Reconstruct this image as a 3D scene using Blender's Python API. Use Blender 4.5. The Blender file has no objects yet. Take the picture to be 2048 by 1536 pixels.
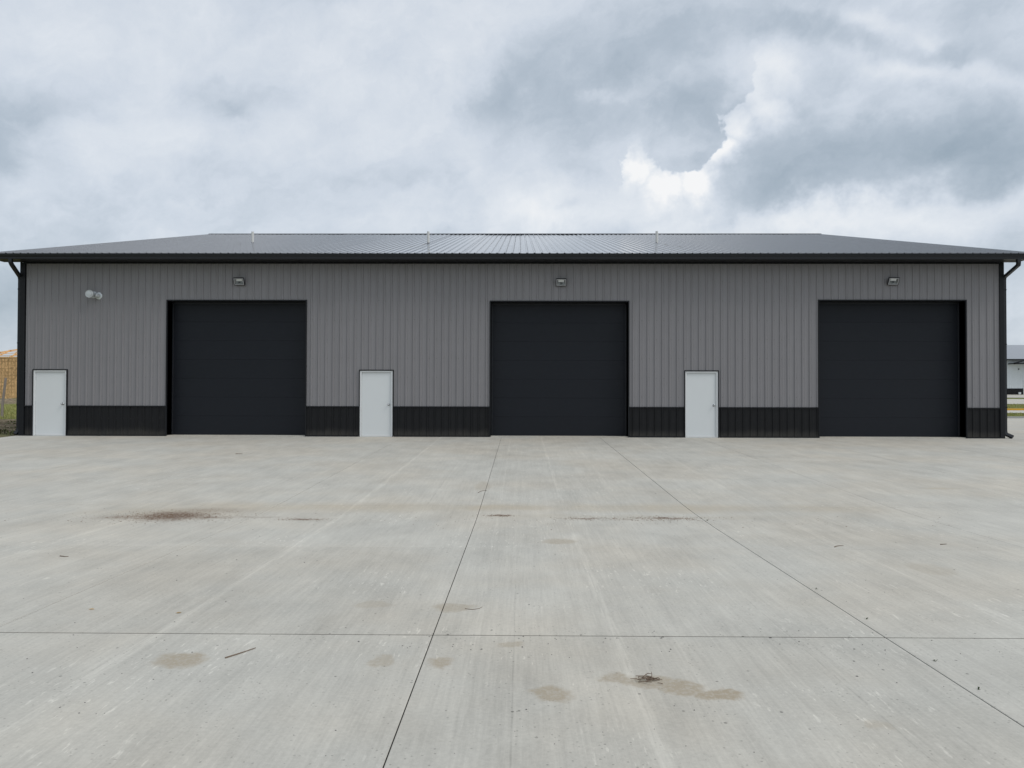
import bpy, bmesh, math, random
from mathutils import Vector, Matrix, noise as mnoise
random.seed(7)
SC = bpy.context.scene
COL = SC.collection

# ------------------------------------------------------------------ node helper
class NT:
    def __init__(s, tree):
        s.t = tree; s.n = tree.nodes; s.l = tree.links
    def new(s, typ, **kw):
        nd = s.n.new(typ)
        for k, v in kw.items(): setattr(nd, k, v)
        return nd
    def put(s, sock, v):
        if hasattr(v, 'is_linked') or isinstance(v, bpy.types.NodeSocket): s.l.new(v, sock)
        elif v is not None: sock.default_value = v
    def m(s, op, a, b=None, c=None, clamp=False):
        nd = s.new('ShaderNodeMath', operation=op, use_clamp=clamp)
        for i, v in enumerate((a, b, c)):
            if v is not None: s.put(nd.inputs[i], v)
        return nd.outputs[0]
    def v(s, op, a, b=None, scale=None):
        nd = s.new('ShaderNodeVectorMath', operation=op)
        s.put(nd.inputs[0], a)
        if b is not None: s.put(nd.inputs[1], b)
        if scale is not None: s.put(nd.inputs['Scale'], scale)
        return nd.outputs['Value'] if op in ('LENGTH', 'DOT_PRODUCT', 'DISTANCE') else nd.outputs['Vector']
    def vma(s, a, b, c):
        nd = s.new('ShaderNodeVectorMath', operation='MULTIPLY_ADD')
        for i, v in enumerate((a, b, c)): s.put(nd.inputs[i], v)
        return nd.outputs['Vector']
    def sep(s, v):
        nd = s.new('ShaderNodeSeparateXYZ'); s.put(nd.inputs[0], v); return nd.outputs
    def com(s, x, y, z):
        nd = s.new('ShaderNodeCombineXYZ')
        for i, v in enumerate((x, y, z)): s.put(nd.inputs[i], v)
        return nd.outputs[0]
    def noise(s, vec, scale, detail=4, rough=.55, dist=0, out='Fac', dim='3D'):
        nd = s.new('ShaderNodeTexNoise', noise_dimensions=dim)
        s.put(nd.inputs['Vector'], vec)
        nd.inputs['Scale'].default_value = scale; nd.inputs['Detail'].default_value = detail
        nd.inputs['Roughness'].default_value = rough; nd.inputs['Distortion'].default_value = dist
        return nd.outputs[out]
    def voro(s, vec, scale, out='Distance', feature='F1', rnd=1.0):
        nd = s.new('ShaderNodeTexVoronoi', feature=feature)
        s.put(nd.inputs['Vector'], vec); nd.inputs['Scale'].default_value = scale
        nd.inputs['Randomness'].default_value = rnd
        return nd.outputs[out]
    def ss(s, x, a, b, lo=0., hi=1.):
        nd = s.new('ShaderNodeMapRange', interpolation_type='SMOOTHSTEP')
        s.put(nd.inputs[0], x)
        for i, q in enumerate((a, b, lo, hi)): s.put(nd.inputs[i+1], q)
        return nd.outputs[0]
    def ramp(s, x, stops, interp='LINEAR'):
        nd = s.new('ShaderNodeValToRGB'); cr = nd.color_ramp; cr.interpolation = interp
        while len(cr.elements) < len(stops): cr.elements.new(.5)
        for e, (p, c) in zip(cr.elements, stops):
            e.position = p; e.color = tuple(c) + ((1,) if len(c) == 3 else ())
        s.put(nd.inputs[0], x); return nd.outputs[0]
    def mix(s, f, a, b, typ='MIX'):
        nd = s.new('ShaderNodeMix', data_type='RGBA', blend_type=typ)
        s.put(nd.inputs[0], f)
        for i, c in ((6, a), (7, b)):
            if isinstance(c, (tuple, list)): nd.inputs[i].default_value = tuple(c)[:3] + (1,)
            else: s.put(nd.inputs[i], c)
        return nd.outputs[2]

# ------------------------------------------------------------------ camera
F_PX, YAW, PIT, ROL = 1500.0, math.radians(.65), math.radians(.84), math.radians(.13)
CAM = Vector((0, 0, 1.31))
fw = Vector((-math.sin(YAW)*math.cos(PIT), math.cos(YAW)*math.cos(PIT), math.sin(PIT)))
r0 = Vector((math.cos(YAW), math.sin(YAW), 0)); u0 = r0.cross(fw)
rr = r0*math.cos(ROL) + u0*math.sin(ROL); uu = -r0*math.sin(ROL) + u0*math.cos(ROL)
cd = bpy.data.cameras.new('camera'); cam = bpy.data.objects.new('camera', cd); COL.objects.link(cam)
mw = Matrix.Identity(4)
for i, a in enumerate((rr, uu, -fw)):
    for j in range(3): mw[j][i] = a[j]
mw.translation = CAM
cam.matrix_world = mw
cd.sensor_width = 36; cd.lens = 36*F_PX/2048; cd.clip_start = .05; cd.clip_end = 9000
SC.camera = cam
SC.cycles.max_bounces = 6; SC.cycles.diffuse_bounces = 3

# ------------------------------------------------------------------ sun
SUN_EL, SUN_AZ = math.radians(48), math.radians(116)      # azimuth measured from +Y (behind the hall) towards +X
sd = bpy.data.lights.new('sun', 'SUN'); sun = bpy.data.objects.new('sun', sd); COL.objects.link(sun)
sv = Vector((math.sin(SUN_AZ)*math.cos(SUN_EL), math.cos(SUN_AZ)*math.cos(SUN_EL), math.sin(SUN_EL)))
sun.rotation_euler = sv.to_track_quat('Z', 'Y').to_euler()
sun.location = (30, 10, 40)
sd.energy = 1.4; sd.angle = math.radians(22); sd.color = (1, .97, .93)

# ------------------------------------------------------------------ world: broken overcast
W = bpy.data.worlds.new('World'); SC.world = W; W.use_nodes = True
t = NT(W.node_tree); t.n.clear()
wout = t.new('ShaderNodeOutputWorld'); bg = t.new('ShaderNodeBackground')
t.l.new(bg.outputs[0], wout.inputs[0])
sky = t.new('ShaderNodeTexSky', sky_type='NISHITA'); sky.sun_disc = False
sky.sun_elevation = SUN_EL; sky.sun_rotation = SUN_AZ; sky.air_density = 1.2; sky.dust_density = 1.5
D = t.new('ShaderNodeTexCoord').outputs['Generated']
dx, dy, dz = t.sep(D)
zz = t.m('ADD', t.m('MAXIMUM', dz, 0.0), .16)
plane = t.com(t.m('DIVIDE', dx, zz), t.m('DIVIDE', dy, zz), 0.)        # cloud-deck coordinates
w2 = t.v('SUBTRACT', t.noise(D, 9.0, 5, .62, out='Color'), (.5, .5, .5))
w3 = t.v('SUBTRACT', t.noise(D, 3.2, 3, .55, out='Color'), (.5, .5, .5))
pl = t.v('ADD', plane, t.v('SCALE', w3, scale=1.1))
n1 = t.noise(pl, .75, 7, .56)
Dw = t.v('ADD', D, t.v('SCALE', w2, scale=.12))
wx_, wy_, wz_ = t.sep(Dw)
n2 = t.noise(t.com(wx_, wy_, t.m('MULTIPLY', t.m('MULTIPLY_ADD', wx_, -.30, wz_), 2.3)), 4.2, 8, .60)
n3 = t.noise(t.v('ADD', D, t.v('SCALE', w3, scale=.15)), 10., 6, .62)
val = t.m('ADD', t.m('MULTIPLY', n1, .28), t.m('ADD', t.m('MULTIPLY', n2, .63), t.m('MULTIPLY', n3, .24)))
val = t.m('ADD', val, .055)
# directional coordinates on the sky towards the hall (gnomonic), warped so that edges fray
dyp = t.m('MAXIMUM', dy, .06)
G = t.com(t.m('DIVIDE', dx, dyp), t.m('DIVIDE', dz, dyp), 0.)
front = t.ss(dy, .1, .35)
Gs = t.v('ADD', G, t.v('SCALE', t.v('MULTIPLY', w3, (1, .7, 0)), scale=.30))
Gs = t.v('ADD', Gs, t.v('SCALE', t.v('MULTIPLY', w2, (1, 1, 0)), scale=.13))
def G_(x, y): return ((x-1041)/1500., (790-y)/1500.)
soft = [  # x, y, rx, ry, amount: the cloud masses of the day
 (1130,150,200,80,-.14),(1420,60,250,70,-.11),(1750,110,260,50,-.09),(1990,90,150,120,-.06),
 (1980,300,200,80,-.22),(1760,330,270,85,-.17),(1560,300,120,90,-.10),(1640,400,180,38,-.16),(1180,300,80,60,-.10),(1360,265,70,60,-.22),
 (1000,200,100,40,-.12),(450,150,110,60,-.10),(70,250,110,70,-.15),(30,300,70,45,-.10),(480,180,60,30,-.10),(60,450,120,60,-.08),(700,390,160,30,-.07),
 (20,620,160,90,-.22),(2040,620,120,120,-.04),
 (110,60,200,60,.06),(330,400,330,45,.10),(900,330,130,60,.04),(330,250,170,110,.10),(220,330,160,60,.07),(700,170,200,60,.08),(960,70,110,80,.16),(560,280,110,50,.06),
 (1130,400,160,45,.11),(1000,440,160,40,.12),(1350,430,260,34,.03),(1640,445,300,26,.20),(1950,410,130,35,.22),(1820,470,250,25,.10),
 (1500,170,90,60,.20),(1420,215,60,40,.10),(1900,150,220,26,.15),(1720,50,60,22,.18),(1870,60,45,20,.18),(1780,160,130,30,.08),(1240,215,25,14,.13),(1660,250,200,25,.05),
 (860,420,60,30,-.13),(1130,408,30,14,-.14),(1570,30,60,20,.12)]
acc = None
for (x, y, rx, ry, a) in soft:
    gx, gy = G_(x, y)
    kx, ky = .894*1500./rx, .894*1500./ry
    q = t.vma(Gs, (kx, ky, 0), (-gx*kx, -gy*ky, 0))
    acc = t.m('MULTIPLY_ADD', t.m('POWER', math.exp(-1), t.v('DOT_PRODUCT', q, q)), a, 0. if acc is None else acc)
# the sunlit cumulus rim: crisp on the side of the blue gap, fading into the cloud behind it
Gc = t.v('ADD', G, t.v('SCALE', t.v('MULTIPLY', w2, (1, 1, 0)), scale=.10))
Gc = t.v('ADD', Gc, t.v('SCALE', t.v('MULTIPLY', t.v('SUBTRACT', t.noise(D, 42., 3, .6, out='Color'), (.5, .5, .5)), (1, 1, 0)), scale=.030))
def discs(vec, lst, k):
    o = None
    for (x, y, r, am) in lst:
        gx, gy = G_(x, y); kk = 1500./r
        q = t.vma(vec, (kk, kk, 0), (-gx*kk, -gy*kk, 0))
        e = t.ss(t.v('LENGTH', q), 1., .90) if k else t.m('MULTIPLY', t.m('POWER', math.exp(-1), t.v('DOT_PRODUCT', q, q)), am)
        o = e if o is None else t.m('MAXIMUM', o, e)
    return o
gap = discs(Gc, [(1366,262,80,1),(1425,120,96,1),(1192,296,76,1),(1200,345,52,1),(1350,200,80,1)], 1)
rim = discs(Gc, [(1283,335,36,.50),(1335,370,40,.62),(1395,358,42,.62),(1437,298,36,.52),(1462,245,42,.38),(1505,200,58,.24),(1555,150,60,.16)], 0)
rimv = t.m('MULTIPLY', t.m('MULTIPLY', rim, t.m('SUBTRACT', 1., gap)), 1.)
val = t.m('ADD', val, t.m('MULTIPLY', front, t.m('ADD', acc, rimv)))
cloud = t.ramp(val, [(.0, (.23, .30, .375)), (.22, (.335, .41, .485)), (.45, (.495, .565, .645)), (.62, (.67, .73, .81)), (.80, (.82, .86, .91)), (1., (1.0, 1.0, 1.0))])
CL = 9.9
cl = t.v('SCALE', cloud, scale=CL)
mixn = t.mix(.10, cl, sky.outputs[0])
t.l.new(mixn, bg.inputs[0]); bg.inputs[1].default_value = .1

vs = SC.view_settings
vs.view_transform = 'Standard'; vs.look = 'None'; vs.gamma = 1; vs.use_curve_mapping = False; vs.exposure = 0

# ------------------------------------------------------------------ materials
def new_mat(name):
    m = bpy.data.materials.new(name); m.use_nodes = True
    k = NT(m.node_tree); b = k.n['Principled BSDF']
    return m, k, b
def bump(k, b, h, strength, dist=.01):
    bp = k.new('ShaderNodeBump'); bp.inputs['Strength'].default_value = strength; bp.inputs['Distance'].default_value = dist
    k.put(bp.inputs['Height'], h); k.l.new(bp.outputs[0], b.inputs['Normal'])
def pos(k): return k.new('ShaderNodeNewGeometry').outputs['Position']
def rnd(k): return k.new('ShaderNodeObjectInfo').outputs['Random']
def paint(name, col, rough=.45, var=.06, dirt=0., spec=.5, metallic=0., bmp=.0, rscale=(1, 1, 1), streak=0., splash=0.):
    m, k, b = new_mat(name)
    p = k.v('MULTIPLY', pos(k), rscale)
    n = k.noise(p, 2.3, 6, .6)
    f = k.m('ADD', k.m('MULTIPLY', k.m('SUBTRACT', n, .5), var*2), k.m('MULTIPLY', k.m('SUBTRACT', rnd(k), .5), var*.8))
    c = k.v('SCALE', tuple(col), scale=k.m('ADD', f, 1.))
    if dirt:
        d = k.ss(k.noise(pos(k), 9, 6, .65), .52, .78, 0, dirt)
        c = k.mix(d, c, (.30, .27, .22))
    if streak:      # rain streaks
        c = k.v('SCALE', c, scale=k.m('ADD', 1., k.m('MULTIPLY', k.m('SUBTRACT', k.noise(k.v('MULTIPLY', pos(k), (5., 5., .22)), 1., 5, .6), .5), streak*2)))
    if splash:      # dust splashed up from the slab
        z_ = k.m('ADD', k.sep(pos(k))[2], k.m('MULTIPLY', k.noise(k.v('MULTIPLY', pos(k), (2., 2., 1.)), 1.2, 5, .65), -.35))
        c = k.mix(k.ss(z_, .12, -.16, 0, splash), c, (.20, .185, .155))
    k.l.new(c, b.inputs['Base Color'])
    k.put(b.inputs['Roughness'], k.m('ADD', k.m('MULTIPLY', k.m('SUBTRACT', k.noise(pos(k), 6, 4), .5), .15), rough))
    b.inputs['Specular IOR Level'].default_value = spec; b.inputs['Metallic'].default_value = metallic
    if bmp: bump(k, b, k.noise(pos(k), 3.2, 3), bmp, .02)
    return m
M = {}
M['grey_steel'] = paint('grey_steel', (.214, .209, .217), .46, .05, .03, .38, bmp=.07, streak=.10)
M['roof_steel'] = paint('roof_steel', (.145, .150, .162), .10, .04, .03, 1., bmp=.010)
M['black_steel'] = paint('black_steel', (.0062, .0068, .0080), .50, .12, .02, .26, bmp=.07, streak=.2, splash=.16)
M['black_trim'] = paint('black_trim', (.0085, .0098, .012), .5, .1, .02, .25)
M['gutter_black'] = paint('gutter_black', (.012, .014, .018), .42, .1, .03, .35)
M['soffit'] = paint('soffit', (.012, .013, .015), .55, .1, 0, .3)
M['door_dark'] = paint('door_dark', (.0084, .0106, .0152), .5, .08, .008, .24)
M['white_door'] = paint('white_door', (.66, .69, .695), .45, .015, .012, .35)
M['white_frame'] = paint('white_frame', (.70, .72, .725), .45, .02, .03, .35)
M['galv'] = paint('galv', (.56, .59, .60), .45, .2, .05, .5, .3)
M['chrome'] = paint('chrome', (.45, .46, .47), .25, .1, 0, .5, .9)
M['pvc'] = paint('pvc', (.66, .66, .64), .5, .04, .1, .35)
M['lamp_black'] = paint('lamp_black', (.012, .013, .018), .5, .1, 0, .4)
M['bezel'] = paint('bezel', (.42, .43, .45), .4, .1, 0, .5, .3)
M['reflector'] = paint('reflector', (.85, .86, .86), .4, .08, 0, .5)
M['reflector_side'] = paint('reflector_side', (.22, .23, .235), .35, .1, 0, .5, .3)
M['white_steel'] = paint('white_steel', (.62, .66, .68), .5, .05, .06, .3)
M['rake_soffit'] = paint('rake_soffit', (.42, .43, .44), .5, .04)
M['screw'] = paint('screw', (.035, .036, .04), .4, .2, 0, .4)
M['roof_screw'] = paint('roof_screw', (.05, .052, .058), .4, .2, 0, .4)
M['lumber'] = paint('lumber', (.74, .49, .25), .7, .25, .1, .2, rscale=(4, 4, 1))
M['post_wood'] = paint('post_wood', (.33, .29, .265), .85, .35, .2, .1, rscale=(14, 14, 1.2))
M['subgrade'] = paint('subgrade', (.10, .095, .086), .95, .3)
M['twig'] = paint('twig', (.16, .12, .09), .85, .4, 0, .1)
M['joint_dirt'] = paint('joint_dirt', (.075, .07, .06), .95, .3)
M['mulch'] = paint('mulch', (.15, .092, .058), .9, .4, 0, .1)
M['stone'] = paint('stone', (.16, .155, .145), .85, .4, 0, .2)
M['leaf_yellow'] = paint('leaf_yellow', (.52, .34, .12), .6, .25, 0, .2)
M['weed'] = paint('weed', (.045, .07, .025), .7, .4, 0, .2)
M['yellow_paint'] = paint('yellow_paint', (.62, .33, .03), .6, .15, .15, .3)
M['kerb'] = paint('kerb', (.40, .40, .38), .85, .08, .1, .2)
def pane_mat():
    m, k, b = new_mat('lamp_glass')
    b.inputs['Base Color'].default_value = (.95, .96, .96, 1); b.inputs['Roughness'].default_value = .05
    b.inputs['Transmission Weight'].default_value = 1.; b.inputs['IOR'].default_value = 1.1
    return m
M['lamp_glass'] = pane_mat()

def concrete_mat(name, stained=True):
    m, k, b = new_mat(name)
    P = pos(k); x, y, z = k.sep(P)
    streak = k.noise(k.v('MULTIPLY', P, (14., .42, 1.)), 1., 5, .62)       # broom finish, runs towards the hall
    streak2 = k.noise(k.v('MULTIPLY', P, (60., 2.2, 1.)), 1., 4, .6)
    big = k.noise(k.v('MULTIPLY', P, (.55, .30, 1.)), 1., 4, .55)
    mid = k.noise(k.v('MULTIPLY', P, (2.2, 1.3, 1.)), 1., 5, .6)
    fine = k.noise(P, 42., 5, .75)
    f = k.m('MULTIPLY', k.m('SUBTRACT', big, .5), .26)
    f = k.m('ADD', f, k.m('MULTIPLY', k.m('SUBTRACT', mid, .5), .44))
    f = k.m('ADD', f, k.m('MULTIPLY', k.m('SUBTRACT', streak, .5), .22))
    f = k.m('ADD', f, k.m('MULTIPLY', k.m('SUBTRACT', streak2, .5), .27))
    f = k.m('ADD', f, k.m('MULTIPLY', k.m('SUBTRACT', fine, .5), .42))
    f = k.m('ADD', f, k.m('MULTIPLY', k.m('SUBTRACT', rnd(k), .5), .05))
    # scuffed light flecks in patches
    fl = k.m('MULTIPLY', k.ss(k.noise(k.v('MULTIPLY', P, (34., 7., 1.)), 1., 3, .6), .60, .70),
             k.ss(k.noise(P, .8, 3, .5), .46, .62))
    f = k.m('ADD', f, k.m('MULTIPLY', fl, .27))
    if stained:
        wob = k.m('MULTIPLY', k.m('SUBTRACT', k.noise(k.com(0., y, 0.), 1.1, 3), .5), .07)
        for (cx, wd, am) in ((-2.46, .05, .12), (.64, .045, .10), (-.30, .03, .05), (3.55, .06, .07), (-5.2, .05, .06), (1.55, .03, .05)):
            d = k.m('ABSOLUTE', k.m('SUBTRACT', k.m('ADD', x, wob), cx))
            f = k.m('ADD', f, k.m('MULTIPLY', k.m('MULTIPLY', k.ss(d, wd, wd*.3), am), k.ss(streak2, .25, .6)))
        for (cx, cy, hl, wd) in ((1.82, 4.6, 2.4, .005), (-.04, 4.2, 2.6, .005), (1.08, 8.1, 1.0, .008), (5.1, 10.4, 2.9, .010), (-1.4, 14., 3., .01)):
            sl = .09 if cx == 5.1 else 0.
            d = k.m('ABSOLUTE', k.m('SUBTRACT', k.m('ADD', x, k.m('ADD', k.m('MULTIPLY', wob, .25), k.m('MULTIPLY', k.m('SUBTRACT', y, cy), sl))), cx))
            msk = k.m('MULTIPLY', k.ss(d, wd*1.3, wd*.4), k.ss(k.m('ABSOLUTE', k.m('SUBTRACT', y, cy)), hl, hl-.3))
            msk = k.m('MULTIPLY', msk, k.ss(k.noise(P, 9., 3), .38, .55))
            f = k.m('SUBTRACT', f, k.m('MULTIPLY', msk, .12))
    # small pits
    pv = k.voro(P, 24.); pk = k.ss(k.noise(P, 2.6, 4, .65), .40, .58)
    pit = k.m('MULTIPLY', k.ss(pv, .17, .10), pk)
    pv2 = k.voro(k.v('ADD', P, (3.3, 1.7, 0)), 7.); pit2 = k.m('MULTIPLY', k.ss(pv2, .075, .045), k.ss(k.noise(P, 1.7, 2), .42, .52))
    f = k.m('SUBTRACT', f, k.m('ADD', k.m('MULTIPLY', pit, .30), k.m('MULTIPLY', pit2, .50)))
    tint = k.mix(k.ss(k.noise(P, .35, 4, .6), .35, .68), (.482, .468, .418), (.498, .464, .396))
    col = k.v('SCALE', tint, scale=k.m('ADD', f, 1.))
    if stained:
        wn = k.v('SUBTRACT', k.noise(P, 5.5, 6, .68, out='Color'), (.5, .5, .5))
        wl = k.v('SUBTRACT', k.noise(P, 1.4, 4, .6, out='Color'), (.5, .5, .5))
        Pw = k.v('ADD', P, k.v('SCALE', wn, scale=.24))
        PL = k.v('ADD', P, k.v('SCALE', wl, scale=.9))
        def ell(src, lst, a0, a1):
            o = None
            for (cx, cy, rx, ry, am) in lst:
                q = k.vma(src, (1./rx, 1./ry, 0), (-cx/rx, -cy/ry, 0))
                e = k.m('MULTIPLY', k.ss(k.v('LENGTH', q), a1, a0), am)
                o = e if o is None else k.m('MAXIMUM', o, e)
            return o
        tan = ell(Pw, [(-2.07, 4.57, .18, .14, .85), (-.85, 4.59, .10, .10, .55), (-.49, 4.56, .10, .10, .8), (-.06, 4.9, .11, .07, .6),
                       (-.52, 5.78, .18, .13, .6), (-1.15, 5.84, .17, .10, .4), (.17, 4.08, .13, .12, .85), (.55, 4.31, .13, .09, .75),
                       (.72, 4.27, .16, .09, .8), (.90, 4.19, .15, .10, .9), (1.08, 4.09, .14, .09, 1.), (.45, 8.54, .20, .20, .6),
                       (-.67, 13.2, .16, .6, .35), (1.75, 3.7, .07, .05, .35), (3.9, 7.2, .2, .3, .3)], .62, 1.14)
        grain = k.ss(k.noise(P, 38., 5, .75), .32, .58, .45, 1.)
        col = k.mix(k.m('MULTIPLY', tan, grain), col, (.36, .305, .225))
        band = ell(k.v('ADD', P, k.v('SCALE', wl, scale=.5)), [(-3., 11.05, 3.6, .55, .38), (-.3, 11.1, 1.3, .38, .5), (2.1, 11.05, 2.3, .55, .5), (4.4, 11.1, 1.2, .5, .3), (7.25, 13.1, .5, .12, .4), (-5., 10.6, 1.5, .7, .45), (1.6, 10.3, 3., .25, .22)], .1, 1.15)
        col = k.mix(k.m('MULTIPLY', band, k.ss(mid, .2, .75, .5, 1.)), col, (.40, .325, .215))
        mud = ell(k.v('ADD', P, k.v('SCALE', wn, scale=.35)), [(-4.78, 10.28, .62, .50, 1.), (-4.3, 10.15, .55, .14, .6), (-5.3, 10.15, .5, .22, .5), (-4.45, 10.75, .8, .3, .35), (-2.91, 10.02, .24, .06, .75),
                       (-.28, 10.42, .17, .09, .85), (.88, 10.19, .26, .07, .7), (2.0, 10.22, .34, .08, .8), (1.62, 10.26, .12, .05, .5), (1.4, 10.1, .25, .05, .4), (-3.6, 10.2, .5, .08, .3)], .15, 1.15)
        mg = k.ss(k.noise(k.v('MULTIPLY', P, (22., 34., 1.)), 1., 5, .75), .30, .56, .25, 1.)
        col = k.mix(k.m('MULTIPLY', mud, mg), col, (.15, .098, .066))
    k.l.new(col, b.inputs['Base Color'])
    k.put(b.inputs['Roughness'], k.m('ADD', .72, k.m('MULTIPLY', mid, .2)))
    b.inputs['Specular IOR Level'].default_value = .3
    h = k.m('ADD', k.m('MULTIPLY', streak2, .6), k.m('ADD', k.m('MULTIPLY', fine, .5), k.m('MULTIPLY', pit, -.8)))
    bump(k, b, h, .35, .004)
    return m
M['concrete'] = concrete_mat('concrete')
M['concrete_far'] = concrete_mat('concrete_far', False)

def ground_mat():
    m, k, b = new_mat('grass_ground')
    P = pos(k)
    g = k.ramp(k.noise(P, 1.6, 8, .65), [(.25, (.09, .12, .03)), (.5, (.19, .21, .07)), (.72, (.33, .29, .13)), (.9, (.26, .20, .12))])
    g = k.mix(k.ss(k.noise(P, 12., 4, .7), .35, .7, 0, .5), g, (.05, .07, .02))
    k.l.new(g, b.inputs['Base Color']); b.inputs['Roughness'].default_value = .95; b.inputs['Specular IOR Level'].default_value = .1
    bump(k, b, k.noise(P, 9., 5, .7), .6, .06); return m
M['ground'] = ground_mat()
def dirt_mat():
    m, k, b = new_mat('dirt')
    P = pos(k)
    c = k.ramp(k.noise(P, 2.4, 9, .7), [(.25, (.09, .068, .046)), (.5, (.23, .18, .12)), (.75, (.42, .34, .24))])
    gr = k.ss(k.noise(k.v('ADD', P, (7, 3, 0)), .9, 6, .65), .50, .62)
    c = k.mix(k.m('MULTIPLY', gr, .75), c, (.13, .15, .055))
    k.l.new(c, b.inputs['Base Color']); b.inputs['Roughness'].default_value = .95; b.inputs['Specular IOR Level'].default_value = .1
    bump(k, b, k.noise(P, 6., 7, .75), .9, .10); return m
M['dirt'] = dirt_mat()
def osb_mat():
    m, k, b = new_mat('osb')
    P = pos(k); x, y, z = k.sep(P)
    n = k.voro(k.v('MULTIPLY', P, (7., 7., 4.5)), 1., out='Color')
    f = k.m('ADD', k.m('MULTIPLY', k.m('SUBTRACT', k.sep(n)[0], .5), .55), k.m('MULTIPLY', k.m('SUBTRACT', rnd(k), .5), .22))
    f = k.m('ADD', f, k.m('MULTIPLY', k.m('SUBTRACT', k.noise(P, .9, 4), .5), .5))
    c = k.v('SCALE', (.64, .41, .20), scale=k.m('ADD', f, 1.))
    # printed nailing grid
    gx = k.m('ABSOLUTE', k.m('SUBTRACT', k.m('FRACT', k.m('MULTIPLY', x, 1/.406)), .5))
    gz = k.m('ABSOLUTE', k.m('SUBTRACT', k.m('FRACT', k.m('MULTIPLY', z, 1/.406)), .5))
    ln = k.m('MAXIMUM', k.ss(gx, .15, .08), k.m('MULTIPLY', k.ss(gz, .15, .08), .8))
    c = k.mix(k.m('MULTIPLY', ln, k.ss(k.noise(P, 1.8, 3), .3, .7, .1, .75)), c, (.27, .165, .07))
    k.l.new(c, b.inputs['Base Color']); b.inputs['Roughness'].default_value = .75; b.inputs['Specular IOR Level'].default_value = .2
    return m
M['osb'] = osb_mat()
def grass_mat(name, cols):
    m, k, b = new_mat(name)
    c = k.ramp(k.noise(pos(k), 2.2, 5, .7), [(.25, cols[0]), (.5, cols[1]), (.75, cols[2])])
    k.l.new(c, b.inputs['Base Color']); b.inputs['Roughness'].default_value = .7; b.inputs['Specular IOR Level'].default_value = .2
    return m
M['grass'] = grass_mat('grass', [(.15, .185, .045), (.32, .325, .11), (.50, .43, .21)])
M['weeds'] = grass_mat('weeds', [(.05, .08, .022), (.12, .14, .05), (.28, .23, .13)])

# ------------------------------------------------------------------ mesh helpers
def link(name, bm_or_me, mat=None, parent=None, loc=None, rot=None, smooth=False):
    if isinstance(bm_or_me, bmesh.types.BMesh):
        me = bpy.data.meshes.new(name); bmesh.ops.recalc_face_normals(bm_or_me, faces=bm_or_me.faces[:]); bm_or_me.to_mesh(me); bm_or_me.free()
        if smooth:
            for p in me.polygons: p.use_smooth = True
        if mat: me.materials.append(M[mat])
    else: me = bm_or_me
    o = bpy.data.objects.new(name, me); COL.objects.link(o)
    if parent: o.parent = parent
    if loc: o.location = loc
    if rot: o.rotation_euler = rot
    return o
def empty(name, loc=(0, 0, 0), rotz=0):
    o = bpy.data.objects.new(name, None); COL.objects.link(o); o.location = loc; o.rotation_euler = (0, 0, rotz); o.empty_display_size = .2
    return o
def tag(o, label=None, cat=None, group=None, kind=None):
    for k_, v_ in (('label', label), ('category', cat), ('group', group), ('kind', kind)):
        if v_: o[k_] = v_
    return o
def box(bm, x0, x1, y0, y1, z0, z1, bev=0.):
    vs_ = [bm.verts.new((x, y, z)) for z in (z0, z1) for (x, y) in ((x0, y0), (x1, y0), (x1, y1), (x0, y1))]
    fs = [bm.faces.new([vs_[i] for i in q]) for q in ((3, 2, 1, 0), (4, 5, 6, 7), (0, 1, 5, 4), (1, 2, 6, 5), (2, 3, 7, 6), (3, 0, 4, 7))]
    if bev:
        es = list({e for f in fs for e in f.edges})
        bmesh.ops.bevel(bm, geom=es, offset=bev, segments=1, affect='EDGES')
def boxo(name, mat, parent, *a, bev=0.):
    bm = bmesh.new(); box(bm, *a, bev=bev); return link(name, bm, mat, parent)
def tube(bm, pts, rad, seg=8, caps=True, square=None):
    """round (or rectangular, square=(w, d)) tube along pts"""
    rings = []
    n = len(pts); pts = [Vector(p) for p in pts]
    up0 = None
    for i, p in enumerate(pts):
        d = ((pts[i]-pts[i-1]).normalized() if i else Vector()) + ((pts[i+1]-pts[i]).normalized() if i < n-1 else Vector())
        d.normalize()
        if up0 is None:
            up0 = Vector((0, 0, 1)) if abs(d.z) < .9 else Vector((0, 1, 0))
        a = d.cross(up0).normalized(); b_ = a.cross(d).normalized(); up0 = b_
        r_ = rad[i] if isinstance(rad, (list, tuple)) else rad
        if square:
            w, h = square
            rings.append([bm.verts.new(p + a*sx*w/2 + b_*sy*h/2) for sx, sy in ((-1, -1), (1, -1), (1, 1), (-1, 1))])
        else:
            rings.append([bm.verts.new(p + a*math.cos(6.28318*j/seg)*r_ + b_*math.sin(6.28318*j/seg)*r_) for j in range(seg)])
    for r1, r2 in zip(rings, rings[1:]):
        m_ = len(r1)
        for j in range(m_): bm.faces.new((r1[j], r1[(j+1) % m_], r2[(j+1) % m_], r2[j]))
    if caps:
        bm.faces.new(rings[0][::-1]); bm.faces.new(rings[-1])
def lathe_y(bm, prof, seg=24, c=(0, 0, 0)):
    """rings (r, y) around the Y axis"""
    rings = []
    for r, y in prof:
        rings.append([bm.verts.new((c[0]+r*math.cos(6.28318*j/seg), c[1]+y, c[2]+r*math.sin(6.28318*j/seg))) for j in range(seg)])
    for r1, r2 in zip(rings, rings[1:]):
        for j in range(seg): bm.faces.new((r1[j], r1[(j+1) % seg], r2[(j+1) % seg], r2[j]))
    bm.faces.new(rings[0][::-1]); bm.faces.new(rings[-1])
def lerp_tab(tab, x):
    if x <= tab[0][0]: return tab[0][1]
    for (a, za), (b, zb) in zip(tab, tab[1:]):
        if x <= b: return za + (zb-za)*(x-a)/(b-a)
    return tab[-1][1]

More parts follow.
